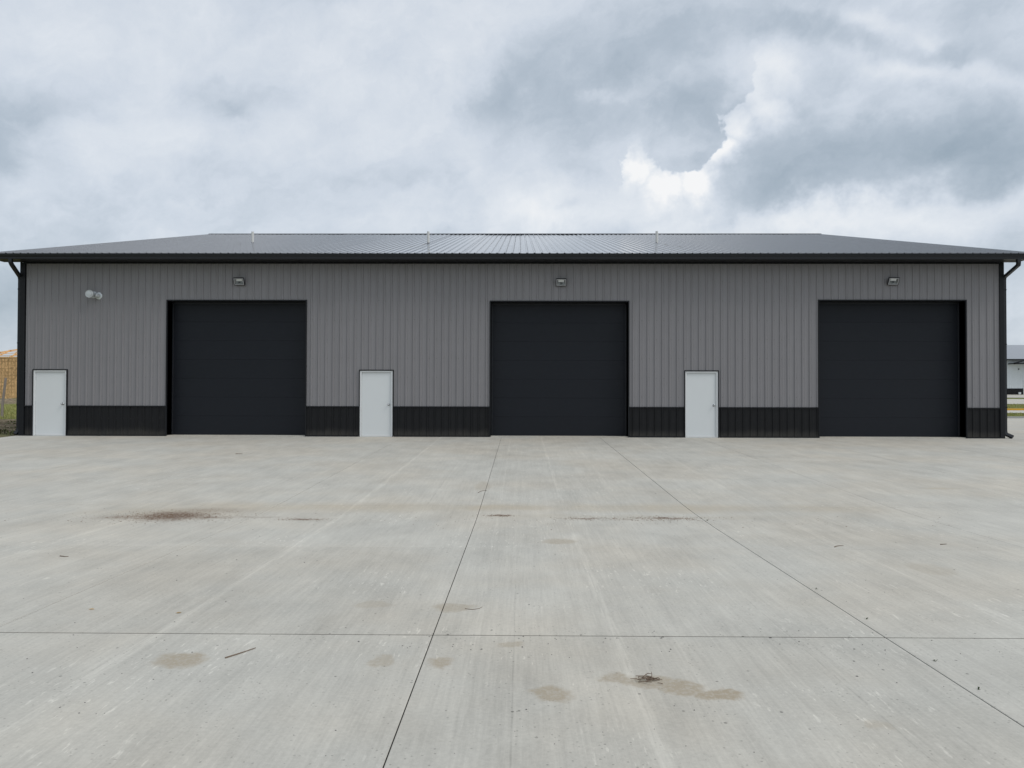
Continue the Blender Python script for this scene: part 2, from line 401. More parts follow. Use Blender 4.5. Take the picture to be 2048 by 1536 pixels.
# ------------------------------------------------------------------ terrain
WY = 23.4                                    # face of the front wall
def apron_z(Y):
    v, s1, s2, w = 10.5, -.010, .0287, 1.3
    if Y >= WY: return 0.
    tt = min(1, max(0, (Y-v+w)/(2*w)))
    return -.0287*(WY-v) + s1*(Y-v) + (s2-s1)*(0 if tt <= 0 else (w*tt*tt if tt < 1 else Y-v))
R_TAB = [(WY, 0), (46, 0), (60, .25), (70, .6), (80, 1.0), (92, 1.48), (150, 1.45), (420, .2), (3000, -12)]
L_TAB = [(WY, 0), (30, .08), (38, .15), (87, .62), (150, .66), (420, .2), (3000, -12)]
def terrain(X, Y):
    if Y <= WY: return max(apron_z(Y), -.6) if Y > -40 else -.6
    w = min(1, max(0, (X+12)/22.)); w = w*w*(3-2*w)
    return lerp_tab(L_TAB, Y)*(1-w) + lerp_tab(R_TAB, Y)*w
XJ = [-.59+3.05*i for i in range(-5, 14)]                  # slab joints across
YJ = [5.1+3.05*i for i in range(-4, 7)]                    # slab joints along: -7.1 ... 23.4
YJ2 = [WY+3.05*i for i in range(0, 8)]                     # side yard: ... 44.75
AX0, AX1, AY0 = XJ[0], XJ[-1], YJ[0]
def ground_sheet():
    xs = [-3000, -900, -300, -150, -90, -70, -60, -50, -40, -30, -24, -20, -17, AX0-.6, AX0, -12, -6, 0, 4, 7, 10, 15, 20, 26, 32, AX1, AX1+.6, 45, 55, 65, 80, 100, 150, 300, 900, 3000]
    ys = [-3000, -900, -300, -100, -40, -20, AY0-.6, AY0, -4, 0, 4, 7, 8, 9, 9.5, 10, 10.5, 11, 11.5, 12, 13, 16, 20, 22, 23, WY, 24, 26, 28, 30, 34, 38, 42, YJ2[-1], YJ2[-1]+.6, 50, 55, 60, 65, 70, 75, 80, 86, 92, 110, 150, 250, 420, 900, 3000]
    bm = bmesh.new(); g = []
    for Y in ys:
        row = []
        for X in xs:
            z = terrain(X, Y)
            inside = (AX0-.01 <= X <= AX1+.01 and AY0-.01 <= Y <= WY+.01) or (14.9 <= X <= AX1+.01 and WY <= Y <= YJ2[-1]+.01) or (-16 <= X <= 16 and WY-.1 < Y < 55.5)
            row.append(bm.verts.new((X, Y, z - (.22 if inside else .02))))
        g.append(row)
    for r1, r2 in zip(g, g[1:]):
        for j in range(len(xs)-1): bm.faces.new((r1[j], r1[j+1], r2[j+1], r2[j]))
    return tag(link('ground', bm, 'ground', smooth=True), kind='structure')
ground_sheet()

# concrete apron: a dark sub-base carrying single saw-cut slabs
def apron():
    bm = bmesh.new()
    ys = sorted(set(YJ + [8, 9, 9.4, 9.8, 10.2, 10.6, 11, 11.4, 11.8, 12.5]))
    def sheet(x0, x1, ys_):
        prev = None
        for Y in ys_:
            z = apron_z(Y) - .016
            row = [bm.verts.new((x0, Y, z)), bm.verts.new((x1, Y, z))]
            if prev: bm.faces.new((prev[0], prev[1], row[1], row[0]))
            prev = row
    sheet(AX0+.03, AX1-.03, ys); sheet(15.3, AX1-.03, [WY, YJ2[-1]-.03])
    root = tag(link('concrete_apron', bm, 'subgrade'), kind='structure')
    def slab_mesh(w, y0, y1):
        bm = bmesh.new(); gap = .0029
        ga = .0075 if abs(y0-5.1) < .01 else .005; gb = .0075 if abs(y1-5.1) < .01 else .005
        subs = 12 if (y0 < 11.9 and y1 > 9.1) else 1
        bv = .003
        yy = [ga, ga+bv] + [ga+bv + (y1-y0-ga-gb-2*bv)*i/subs for i in range(1, subs)] + [y1-y0-gb-bv, y1-y0-gb]
        rows = []
        for i, q in enumerate(yy):
            z = apron_z(y0+q); e = bv if i in (0, len(yy)-1) else 0
            rows.append([bm.verts.new((x, q, z-(bv if (x in (gap, w-gap)) or e else 0))) for x in (gap, gap+bv, w-gap-bv, w-gap)])
        for r1, r2 in zip(rows, rows[1:]):
            for j in range(3): bm.faces.new((r1[j], r1[j+1], r2[j+1], r2[j]))
        loop = rows[0][:] + [r[3] for r in rows[1:]] + rows[-1][::-1][1:] + [r[0] for r in rows[::-1][1:-1]]
        low = [bm.verts.new(v_.co - Vector((0, 0, .12))) for v_ in loop]
        n = len(loop)
        for i in range(n): bm.faces.new((loop[i], low[i], low[(i+1) % n], loop[(i+1) % n])).material_index = 1
        me = bpy.data.meshes.new('concrete_slab'); bmesh.ops.recalc_face_normals(bm, faces=bm.faces[:]); bm.to_mesh(me); bm.free()
        me.materials.append(M['concrete']); me.materials.append(M['joint_dirt']); return me
    for y0, y1 in zip(YJ, YJ[1:]):
        me = slab_mesh(3.05, y0, y1)
        for x0 in XJ[:-1]:
            if abs(x0+1.5) > 14 + .8*max(y0, 0): continue
            link('concrete_slab', me, parent=root, loc=(x0, y0, 0))
    for y0, y1 in zip(YJ2, YJ2[1:]):
        me = slab_mesh(3.05, y0, y1)
        for x0 in XJ[:-1]:
            if x0 > 14.5: link('concrete_slab', me, parent=root, loc=(x0, y0, 0))
    me = slab_mesh(XJ[11]-15.2 if XJ[11] > 15.2 else .1, WY, WY+.1)
    bpy.data.meshes.remove(me)
    return root
apron()

# strips beyond the yard on the right: kerb, verge, drive, painted kerb, road
def strip(name, mat, x0, x1, y0, y1, dz, kind='structure', th=0.):
    bm = bmesh.new(); ys = sorted({y0, y1} | {b for b, _ in R_TAB if y0 < b < y1})
    prev = None
    for Y in ys:
        z = lerp_tab(R_TAB, Y) + dz
        row = [bm.verts.new((x0, Y, z)), bm.verts.new((x1, Y, z))]
        if prev: bm.faces.new((prev[0], prev[1], row[1], row[0]))
        prev = row
    if th:
        r = bmesh.ops.extrude_face_region(bm, geom=bm.faces[:])
        for v_ in [e for e in r['geom'] if isinstance(e, bmesh.types.BMVert)]: v_.co.z -= th
    return tag(link(name, bm, mat), kind=kind)
strip('kerb', 'kerb', 15.6, 60, 44.80, 45.05, .10, th=.25)
strip('driveway', 'concrete_far', 12, 75, 52.5, 57.6, .02)
strip('kerb', 'yellow_paint', 12, 75, 57.65, 58.1, .14, th=.3)
strip('road', 'concrete_far', 12, 110, 69, 79.5, .02)
strip('forecourt', 'concrete_far', 30, 110, 83, 91.9, .02)

# ------------------------------------------------------------------ the hall
WX0, WX1 = -15.75, 14.98
EAVE_Z = 5.46
RX0, RX1 = -16.36, 15.60
RY0, RZ0, RYR, SL = 22.76, 5.615, 39.2, .25
RYB, WYB = 2*RYR-RY0, 2*RYR-WY
RZR = RZ0 + SL*(RYR-RY0)
H = empty('metal_hall', (-.385, WY, 0)); OFF = Vector((-.385, WY, 0))
tag(H, 'long dark grey ribbed steel hall with black wainscot and three black bay doors', 'building')
def hl(o):                       # parent to the hall keeping world coordinates
    o.parent = H; o.location = Vector(o.location) - OFF; return o
DOORS = [(-11.08, -6.73, 4.24), (-.93, 3.35, 4.22), (9.27, 13.79, 4.26)]
MANS = [(-15.30, -14.25, 2.06), (-5.02, -3.99, 2.06), (5.12, 6.14, 2.06)]
RIB = .2286
def profile(x0, x1, origin, h=.024):
    """points (x, out) of a ribbed sheet between x0 and x1; major ribs every RIB with two low ribs between"""
    pts = {}
    k0 = math.floor((x0-origin)/RIB)-1; k1 = math.ceil((x1-origin)/RIB)+1
    full = []
    for k_ in range(k0, k1+1):
        c = origin + k_*RIB
        full += [(c-.031, 0), (c-.015, h), (c+.015, h), (c+.031, 0)]
        for q in (RIB/3, 2*RIB/3):
            full += [(c+q-.016, 0), (c+q-.008, .0026), (c+q+.008, .0026), (c+q+.016, 0)]
    full.sort()
    def at(x):
        for (a, oa), (b_, ob) in zip(full, full[1:]):
            if a <= x <= b_: return oa + (ob-oa)*(x-a)/max(b_-a, 1e-9)
        return 0
    return [(x0, at(x0))] + [p for p in full if x0+1e-4 < p[0] < x1-1e-4] + [(x1, at(x1))]
PAN = RIB*4
ORG = -15.58 + .11
def wall_panels():
    backing = bmesh.new()
    # structural wall behind the sheets, with its openings left free
    cuts = sorted([(a, b_, h) for a, b_, h in DOORS] + [(a, b_, h) for a, b_, h in MANS])
    x = WX0+.02
    for a, b_, h in cuts:
        box(backing, x, a, WY+.012, WY+.34, 0.0, EAVE_Z-.004)
        box(backing, a, b_, WY+.012, WY+.34, h, EAVE_Z-.004)
        x = b_
    box(backing, x, WX1-.02, WY+.012, WY+.34, 0, EAVE_Z-.004)
    wall = hl(link('wall', backing, 'black_trim'))
    i = 0; x = ORG - .095
    while x < WX1-.13:
        xa, xb = max(x, WX0+.14), min(x+PAN, WX1-.12)
        for (z0, z1, mat, nm) in ((.945, EAVE_Z-.002, 'grey_steel', 'wall_panel'), (.0, .915, 'black_steel', 'wainscot_panel')):
            xs = sorted({xa, xb} | {e for a, b_, h in cuts for e in (a-.03, b_+.03) if xa < e < xb})
            bm = bmesh.new()
            for s0, s1 in zip(xs, xs[1:]):
                zb = z0; mid = (s0+s1)/2
                for a, b_, h in cuts:
                    if a-.03 < mid < b_+.03: zb = max(z0, h+.03)
                if zb >= z1 or s1-s0 < .004: continue
                pr = profile(s0, s1, ORG)
                v0 = [bm.verts.new((q, -o_, zb)) for q, o_ in pr]; v1 = [bm.verts.new((q, -o_, z1)) for q, o_ in pr]
                for j in range(len(pr)-1): bm.faces.new((v0[j], v0[j+1], v1[j+1], v1[j]))
            if bm.faces:
                o = link(nm, bm, mat, wall); o.location = Vector((0, WY+random.uniform(-.0008, .0008), 0))
                o.location -= Vector((0, 0, 0))
                o.matrix_parent_inverse = Matrix.Translation(OFF*-1) @ Matrix.Identity(4)
                o.matrix_parent_inverse = Matrix.Translation(-(Vector(wall.location)+OFF))
            else: bm.free()
        x += PAN
    # screws, rows on the girts
    bm = bmesh.new()
    for zr in (1.25, 1.85, 2.45, 3.05, 3.65, 4.25, 4.85, 5.38, .12, .55, .86):
        k_ = 0
        while True:
            cx = ORG + k_*RIB + .044; k_ += 1
            if cx > WX1-.16: break
            if any(a-.05 < cx < b_+.05 and zr < h+.05 for a, b_, h in cuts): continue
            z_ = zr + random.uniform(-.012, .012)
            vs_ = [bm.verts.new((cx+.0085*math.cos(a_), WY-.001, z_+.0085*math.sin(a_))) for a_ in (0, 1.57, 3.14, 4.71)]
            tp = bm.verts.new((cx, WY-.008, z_))
            for j in range(4): bm.faces.new((vs_[j], vs_[(j+1) % 4], tp))
    s_ = link('screws', bm, 'screw', wall); s_.matrix_parent_inverse = Matrix.Translation(-(Vector(wall.location)+OFF)); s_['kind'] = 'stuff'
    return wall
WALL = wall_panels()
def onw(o, par):                 # child of a hall part, world coordinates kept
    o.parent = par; o.matrix_parent_inverse = Matrix.Translation(-(Vector(par.location)+OFF)); return o
def hbox(name, mat, *a, bev=0., par=None):
    o = boxo(name, mat, None, *a, bev=bev)
    return onw(o, par) if par else hl(o)
# corner posts, wainscot cap, base and eave trims
for a, b_ in ((WX0, WX0+.16), (WX1-.14, WX1)):
    hbox('corner_trim', 'black_trim', a, b_, WY-.037, WY+.2, 0., EAVE_Z-.006, bev=.004)
segs = []; x = WX0+.165
for a, b_, h in sorted(DOORS+MANS):
    if a-.05-x > .05: segs.append((x, a-.045))
    x = b_+.045
segs.append((x, WX1-.145))
for a, b_ in segs:
    hbox('wainscot_cap', 'black_trim', a, b_, WY-.038, WY+.005, .912, .95, bev=.004)
    hbox('base_trim', 'black_trim', a, b_, WY-.040, WY+.005, .0, .035)
hbox('eave_trim', 'black_trim', WX0+.165, WX1-.145, WY-.035, WY+.005, EAVE_Z-.05, EAVE_Z-.008)
# side and back walls
def side_wall(x, sgn, name):
    bm = bmesh.new()
    for (zlo, top) in ((0, .915), (.945, None)):
        pr = profile(WY+.2, WYB-.02, WY)
        a_ = [bm.verts.new((x+sgn*o_, q, zlo)) for q, o_ in pr]
        b2 = [bm.verts.new((x+sgn*o_, q, top if top else RZ0-.12+SL*(min(q, 2*RYR-q)-RY0))) for q, o_ in pr]
        for j in range(len(pr)-1): bm.faces.new((a_[j], a_[j+1], b2[j+1], b2[j]))
    me_o = link(name, bm, 'grey_steel'); me_o.data.materials.append(M['black_steel'])
    for p in me_o.data.polygons:
        if p.center.z < .92: p.material_index = 1
    return hl(me_o)
side_wall(WX0+.02, -1, 'side_wall'); side_wall(WX1-.02, 1, 'side_wall')
bm = bmesh.new(); pr = profile(WX0, WX1, ORG)
a_ = [bm.verts.new((q, WYB+o_, 0)) for q, o_ in pr]; b2 = [bm.verts.new((q, WYB+o_, EAVE_Z)) for q, o_ in pr]
for j in range(len(pr)-1): bm.faces.new((a_[j], a_[j+1], b2[j+1], b2[j]))
hl(link('back_wall', bm, 'grey_steel'))
hbox('foundation', 'concrete_far', WX0+.03, WX1-.03, WY-.004, WYB-.03, -.15, .024)

# roof
def roof():
    bm = bmesh.new()
    def deck(y0, y1, z0, z1):
        th = .05
        v_ = [bm.verts.new(p) for p in ((RX0+.03, y0, z0), (RX1-.03, y0, z0), (RX1-.03, y1, z1), (RX0+.03, y1, z1))]
        w_ = [bm.verts.new(q.co-Vector((0, 0, th))) for q in v_]
        bm.faces.new(v_); bm.faces.new(w_[::-1])
        for i in range(4): bm.faces.new((v_[i], w_[i], w_[(i+1) % 4], v_[(i+1) % 4]))
    deck(RY0+.03, RYR, RZ0-.012, RZR-.02); deck(RYR, RYB-.03, RZR-.02, RZ0-.012)
    rf = hl(link('roof', bm, 'black_trim'))
    n = 35; pw = (RX1-RX0)/n; sp = pw/4
    ln = (RYR-RY0)
    bm = bmesh.new()
    pts = []
    for k_ in range(4):
        c = sp*(k_+.5)
        pts += [(c-.030, 0), (c-.014, .027), (c+.014, .027), (c+.030, 0)]
        for q in (sp/3,):
            for sg in (1,):
                pts += [(c+q-.014, 0), (c+q-.007, .0026), (c+q+.007, .0026), (c+q+.014, 0)] if c+q+.02 < pw else []
    pts = sorted([(0, 0)] + pts + [(pw, 0)])
    rows = []
    nseg = 14
    for i in range(nseg+1):
        tt = i/nseg
        rows.append([bm.verts.new((q, ln*tt, o_+SL*ln*tt)) for q, o_ in pts])
    for r1, r2 in zip(rows, rows[1:]):
        for j in range(len(pts)-1): bm.faces.new((r1[j], r1[j+1], r2[j+1], r2[j]))
    # closed rib tips at the eave
    me = bpy.data.meshes.new('roof_panel'); bm.normal_update(); bm.to_mesh(me); bm.free(); me.materials.append(M['roof_steel'])
    for i in range(n):
        o = link('roof_panel', me); onw(o, rf); o.location = (RX0+pw*i, RY0, RZ0+random.uniform(-.0015, .0015)); o.rotation_euler = (random.uniform(-.0004, .0004), random.uniform(-.0012, .0012), 0)
        o2 = link('roof_panel', me); onw(o2, rf); o2.location = (RX0+pw*(i+1), RYB, RZ0); o2.rotation_euler = (0, 0, math.pi)
    # foam closures in the rib ends, black to paint in the shadow there
    bm = bmesh.new()
    for i in range(n*4):
        c = RX0 + sp*(i+.5)
        v_ = [bm.verts.new((c+q, RY0+.004, RZ0+z_)) for q, z_ in ((-.030, -.002), (.030, -.002), (.014, .026), (-.014, .026))]
        w_ = [bm.verts.new(q.co+Vector((0, .03, .004))) for q in v_]
        bm.faces.new(v_)
        for j in range(4): bm.faces.new((v_[j], w_[j], w_[(j+1) % 4], v_[(j+1) % 4]))
    o = onw(link('rib_shade_closures', bm, 'black_trim'), rf); o['kind'] = 'stuff'
    # screws along the ribs
    bm = bmesh.new()
    y = .25
    while y < ln-.2:
        for i in range(n*4):
            c = RX0 + sp*(i+.5) + .040; yy = y + random.uniform(-.01, .01); z_ = RZ0+SL*yy
            vs_ = [bm.verts.new((c+.010*math.cos(a), RY0+yy+.010*math.sin(a), z_+.001+SL*.010*math.sin(a))) for a in (0, 1.57, 3.14, 4.71)]
            tp = bm.verts.new((c, RY0+yy, z_+.013))
            for j in range(4): bm.faces.new((vs_[j], vs_[(j+1) % 4], tp))
        y += .61
    o = onw(link('roof_screws', bm, 'roof_screw'), rf); o['kind'] = 'stuff'
    # ridge cap and rake trims
    bm = bmesh.new()
    prf = [(-.20, -.030), (-.19, .004), (0, .052), (.19, .004), (.20, -.030)]
    a1 = [bm.verts.new((RX0-.01, RYR+y_, RZR+z_)) for y_, z_ in prf]; a2 = [bm.verts.new((RX1+.01, RYR+y_, RZR+z_)) for y_, z_ in prf]
    for j in range(4): bm.faces.new((a1[j], a2[j], a2[j+1], a1[j+1]))
    onw(link('ridge_cap', bm, 'gutter_black'), rf)
    for x0, x1 in ((RX0-.03, RX0+.05), (RX1-.05, RX1+.03)):
        for s_ in (0, 1):
            bm = bmesh.new()
            ya, yb = (RY0+.002, RYR) if s_ == 0 else (RYB-.002, RYR)
            v_ = [bm.verts.new((x_, y_, z_+d)) for (y_, z_) in ((ya, RZ0), (yb, RZR)) for x_ in (x0, x1) for d in (-.16, .026)]
            for q in ((0, 1, 3, 2), (4, 6, 7, 5), (0, 4, 5, 1), (2, 3, 7, 6), (1, 5, 7, 3), (0, 2, 6, 4)): bm.faces.new([v_[i] for i in q])
            onw(link('rake_trim', bm, 'roof_steel'), rf)
    # rake soffits
    for x0, x1 in ((RX0+.052, WX0+.01), (WX1-.01, RX1-.052)):
        for s_ in (0, 1):
            bm = bmesh.new(); ya = RY0+.12 if s_ == 0 else RYB-.12
            za = RZ0 + SL*.12 - .155
            v_ = [bm.verts.new(p) for p in ((x0, ya, za), (x1, ya, za), (x1, RYR, RZR-.155), (x0, RYR, RZR-.155))]
            bm.faces.new(v_); onw(link('rake_soffit', bm, 'rake_soffit'), rf)
    # vent pipes with a flashing boot
    for (px, py, hh) in ((-10.55, 29.3, .46), (-3.60, 29.05, .47), (5.27, 29.05, .48)):
        zb = RZ0+SL*(py-RY0)
        bm = bmesh.new()
        segs_ = 16
        rg = [[bm.verts.new((px+r*math.cos(6.28318*j/segs_), py+r*math.sin(6.28318*j/segs_), z_)) for j in range(segs_)] for r, z_ in ((.050, zb-.06), (.050, zb+hh), (.043, zb+hh), (.043, zb+hh-.15))]
        for r1, r2 in zip(rg, rg[1:]):
            for j in range(segs_): bm.faces.new((r1[j], r1[(j+1) % segs_], r2[(j+1) % segs_], r2[j]))
        bm.faces.new(rg[-1])
        vp = onw(link('vent_pipe', bm, 'pvc', smooth=False), rf)
        bm = bmesh.new()
        rg = [[bm.verts.new((px+r*math.cos(6.28318*j/segs_), py+r*math.sin(6.28318*j/segs_), zb+z_+SL*r*math.sin(6.28318*j/segs_)*k2)) for j in range(segs_)] for r, z_, k2 in ((.10, .004, 1), (.085, .014, 1), (.060, .022, .5), (.052, .045, 0))]
        for r1, r2 in zip(rg, rg[1:]):
            for j in range(segs_): bm.faces.new((r1[j], r1[(j+1) % segs_], r2[(j+1) % segs_], r2[j]))
        onw(link('pipe_boot', bm, 'roof_steel', smooth=True), rf)
    return rf
ROOF = roof()
# soffit panels
bm = bmesh.new(); sw = .305
for q0, q1, z0, z1 in ((.002, .012, .006, 0), (.012, .095, 0, 0), (.095, .101, 0, .007), (.101, .107, .007, 0), (.107, .197, 0, 0), (.197, .203, 0, .007), (.203, .209, .007, 0), (.209, .293, 0, 0), (.293, .303, 0, .006)):
    v_ = [bm.verts.new((q0, 0, z0)), bm.verts.new((q1, 0, z1)), bm.verts.new((q1, .55, z1)), bm.verts.new((q0, .55, z0))]; bm.faces.new(v_)
bmesh.ops.remove_doubles(bm, verts=bm.verts[:], dist=1e-5)
sme = bpy.data.meshes.new('soffit_panel'); bm.to_mesh(sme); bm.free(); sme.materials.append(M['soffit'])
x = RX0+.06
while x + sw < RX1-.04:
    o = link('soffit_panel', sme); hl(o); o.location = Vector((x, RY0+.095, EAVE_Z)) - OFF
    x += sw
hbox('fascia', 'black_trim', RX0+.02, RX1-.02, RY0+.045, RY0+.075, EAVE_Z-.012, RZ0-.065)
# K-style gutter
bm = bmesh.new()
gp = [(.04, .0), (.04, -.165), (-.045, -.165), (-.052, -.155), (-.055, -.105), (-.085, -.062), (-.092, -.02), (-.10, -.016), (-.10, .0), (-.088, .002), (-.084, -.02), (-.046, -.10), (-.042, -.150), (.030, -.155), (.030, .0)]
GZ = RZ0-.012; GY = RY0+.0
g1 = [bm.verts.new((RX0-.02, GY+y_, GZ+z_)) for y_, z_ in gp]; g2 = [bm.verts.new((RX1+.02, GY+y_, GZ+z_)) for y_, z_ in gp]
for j in range(len(gp)): bm.faces.new((g1[j], g2[j], g2[(j+1) % len(gp)], g1[(j+1) % len(gp)]))
for g_ in (g1, g2):
    bm.faces.new([g_[i] for i in (0, 1, 2, 3, 4, 5, 6, 7, 8)])
hl(link('gutter', bm, 'gutter_black'))
# gutter hangers' seams
for sx in (-9.7, -3.6, 2.6, 8.7):
    hbox('gutter_seam', 'gutter_black', sx, sx+.05, RY0-.103, RY0-.098, GZ-.02, GZ+.002)
# downspouts with elbows and kick-outs
for sgn, ox, wx in ((-1, -15.60, WX0-.05), (1, 15.02, WX1+.05)):
    bm = bmesh.new()
    pts = [(ox, RY0-.01, GZ-.15), (ox, RY0-.01, GZ-.26), (ox+sgn*.02, RY0+.03, GZ-.33), (wx-sgn*.01, WY+.02, GZ-.60), (wx, WY+.06, GZ-.68), (wx, WY+.06, 3.0), (wx, WY+.06, .22), (wx+sgn*.02, WY+.04, .13), (wx+sgn*.15, WY-.09, .040)]
    if sgn < 0: pts[0] = (ox-.03, RY0-.01, GZ-.15); pts[1] = (ox-.03, RY0-.01, GZ-.26); pts[-1] = (wx-.05, WY-.04, .045); 
    tube(bm, pts, .05, square=(.10, .085))
    hl(link('downspout', bm, 'gutter_black'))
    for z_ in (.95, 2.9, 4.6):
        hbox('downspout_strap', 'black_trim', wx-.055, wx+.055, WY+.008, WY+.112, z_, z_+.03)

# bay doors
for di, (a, b_, h) in enumerate(DOORS):
    d = empty('bay_door', Vector(((a+b_)/2, WY, 0))-OFF); d.parent = H
    d['label'] = ['black bay door beside the wall vents', 'black bay door in the middle of the front', 'black bay door nearest the right corner post'][di]
    def ch(o): o.parent = d; o.matrix_parent_inverse = Matrix.Translation(-Vector(((a+b_)/2, WY, 0))); return o
    ns = 7; z0 = .03; sh = (h-.03-z0)/ns
    for s_ in range(ns):
        bm = bmesh.new(); za, zb = z0+sh*s_, z0+sh*(s_+1)
        # section with a rounded tongue at its top and a shallow V joint
        prf = [(WY+.40, za+.0004), (WY+.341, za+.0004), (WY+.338, za+.003), (WY+.338, za+.02), (WY+.338, zb-.014), (WY+.338, zb-.003), (WY+.341, zb-.0004), (WY+.40, zb-.0004)]
        r1 = [bm.verts.new((a+.045, y_, z_)) for y_, z_ in prf]; r2 = [bm.verts.new((b_-.045, y_, z_)) for y_, z_ in prf]
        for j in range(len(prf)): bm.faces.new((r1[j], r2[j], r2[(j+1) % len(prf)], r1[(j+1) % len(prf)]))
        ch(link('door_section', bm, 'door_dark'))
    ch(boxo('bottom_seal', 'lamp_black', None, a+.05, b_-.05, WY+.352, WY+.392, .0245, .034))
    for (x0, x1) in ((a-.035, a), (b_, b_+.035)):
        ch(boxo('jamb_trim', 'black_trim', None, x0, x1, WY-.042, WY+.36, .0, h+.035, bev=.003))
    ch(boxo('head_trim', 'black_trim', None, a-.034, b_+.034, WY-.039, WY+.36, h+.001, h+.034))
    for (x0, x1) in ((a+.002, a+.05), (b_-.05, b_-.002)):
        ch(boxo('stop_moulding', 'gutter_black', None, x0, x1, WY+.292, WY+.334, .026, h-.002, bev=.006))
    ch(boxo('head_stop', 'gutter_black', None, a+.052, b_-.052, WY+.292, WY+.334, h-.055, h-.003, bev=.006))

# walk-through doors
for mi, (a, b_, h) in enumerate(MANS):
    d = empty('entry_door', Vector(((a+b_)/2, WY, 0))-OFF); d.parent = H
    d['label'] = ['white entry door at the corner post', 'white entry door between the first two bay doors', 'white entry door between the last two bay doors'][mi]
    def ch(o, p=None): o.parent = p or d; o.matrix_parent_inverse = Matrix.Translation(-Vector(((a+b_)/2, WY, 0))); return o
    fwid = .052
    ch(boxo('frame_jamb', 'white_frame', None, a, a+fwid, WY-.022, WY+.10, .0, h, bev=.004))
    ch(boxo('frame_jamb', 'white_frame', None, b_-fwid, b_, WY-.022, WY+.10, .0, h, bev=.004))
    ch(boxo('frame_head', 'white_frame', None, a+fwid+.001, b_-fwid-.001, WY-.021, WY+.10, h-fwid, h-.001, bev=.004))
    leaf = ch(boxo('door_leaf', 'white_door', None, a+fwid+.004, b_-fwid-.004, WY+.020, WY+.062, .022, h-fwid-.004, bev=.003))
    ch(boxo('threshold', 'galv', None, a+fwid+.001, b_-fwid-.001, WY-.02, WY+.10, .0, .020))
    ch(boxo('sweep', 'white_frame', None, a+fwid+.01, b_-fwid-.01, WY+.010, WY+.019, .024, .062))
    for (x0, x1, z0, z1) in ((a-.022, a-.001, 0, h+.022), (b_+.001, b_+.022, 0, h+.022), (a-.0005, b_+.0005, h+.001, h+.021)):
        ch(boxo('edge_trim', 'black_trim', None, x0, x1, WY-.043, WY+.01, z0, z1))
    bm = bmesh.new(); kx = b_-fwid-.075; kz = 1.0
    lathe_y(bm, [(.036, .019), (.036, .012), (.014, .008), (.013, -.025), (.026, -.035), (.031, -.052), (.026, -.068), (.012, -.073)], 16, (kx, WY, kz))
    ch(link('door_knob', bm, 'chrome', smooth=True))
    for hz in (.28, 1.05, 1.80): ch(boxo('hinge', 'galv', None, a+fwid-.006, a+fwid+.010, WY+.006, WY+.018, hz-.05, hz+.05))

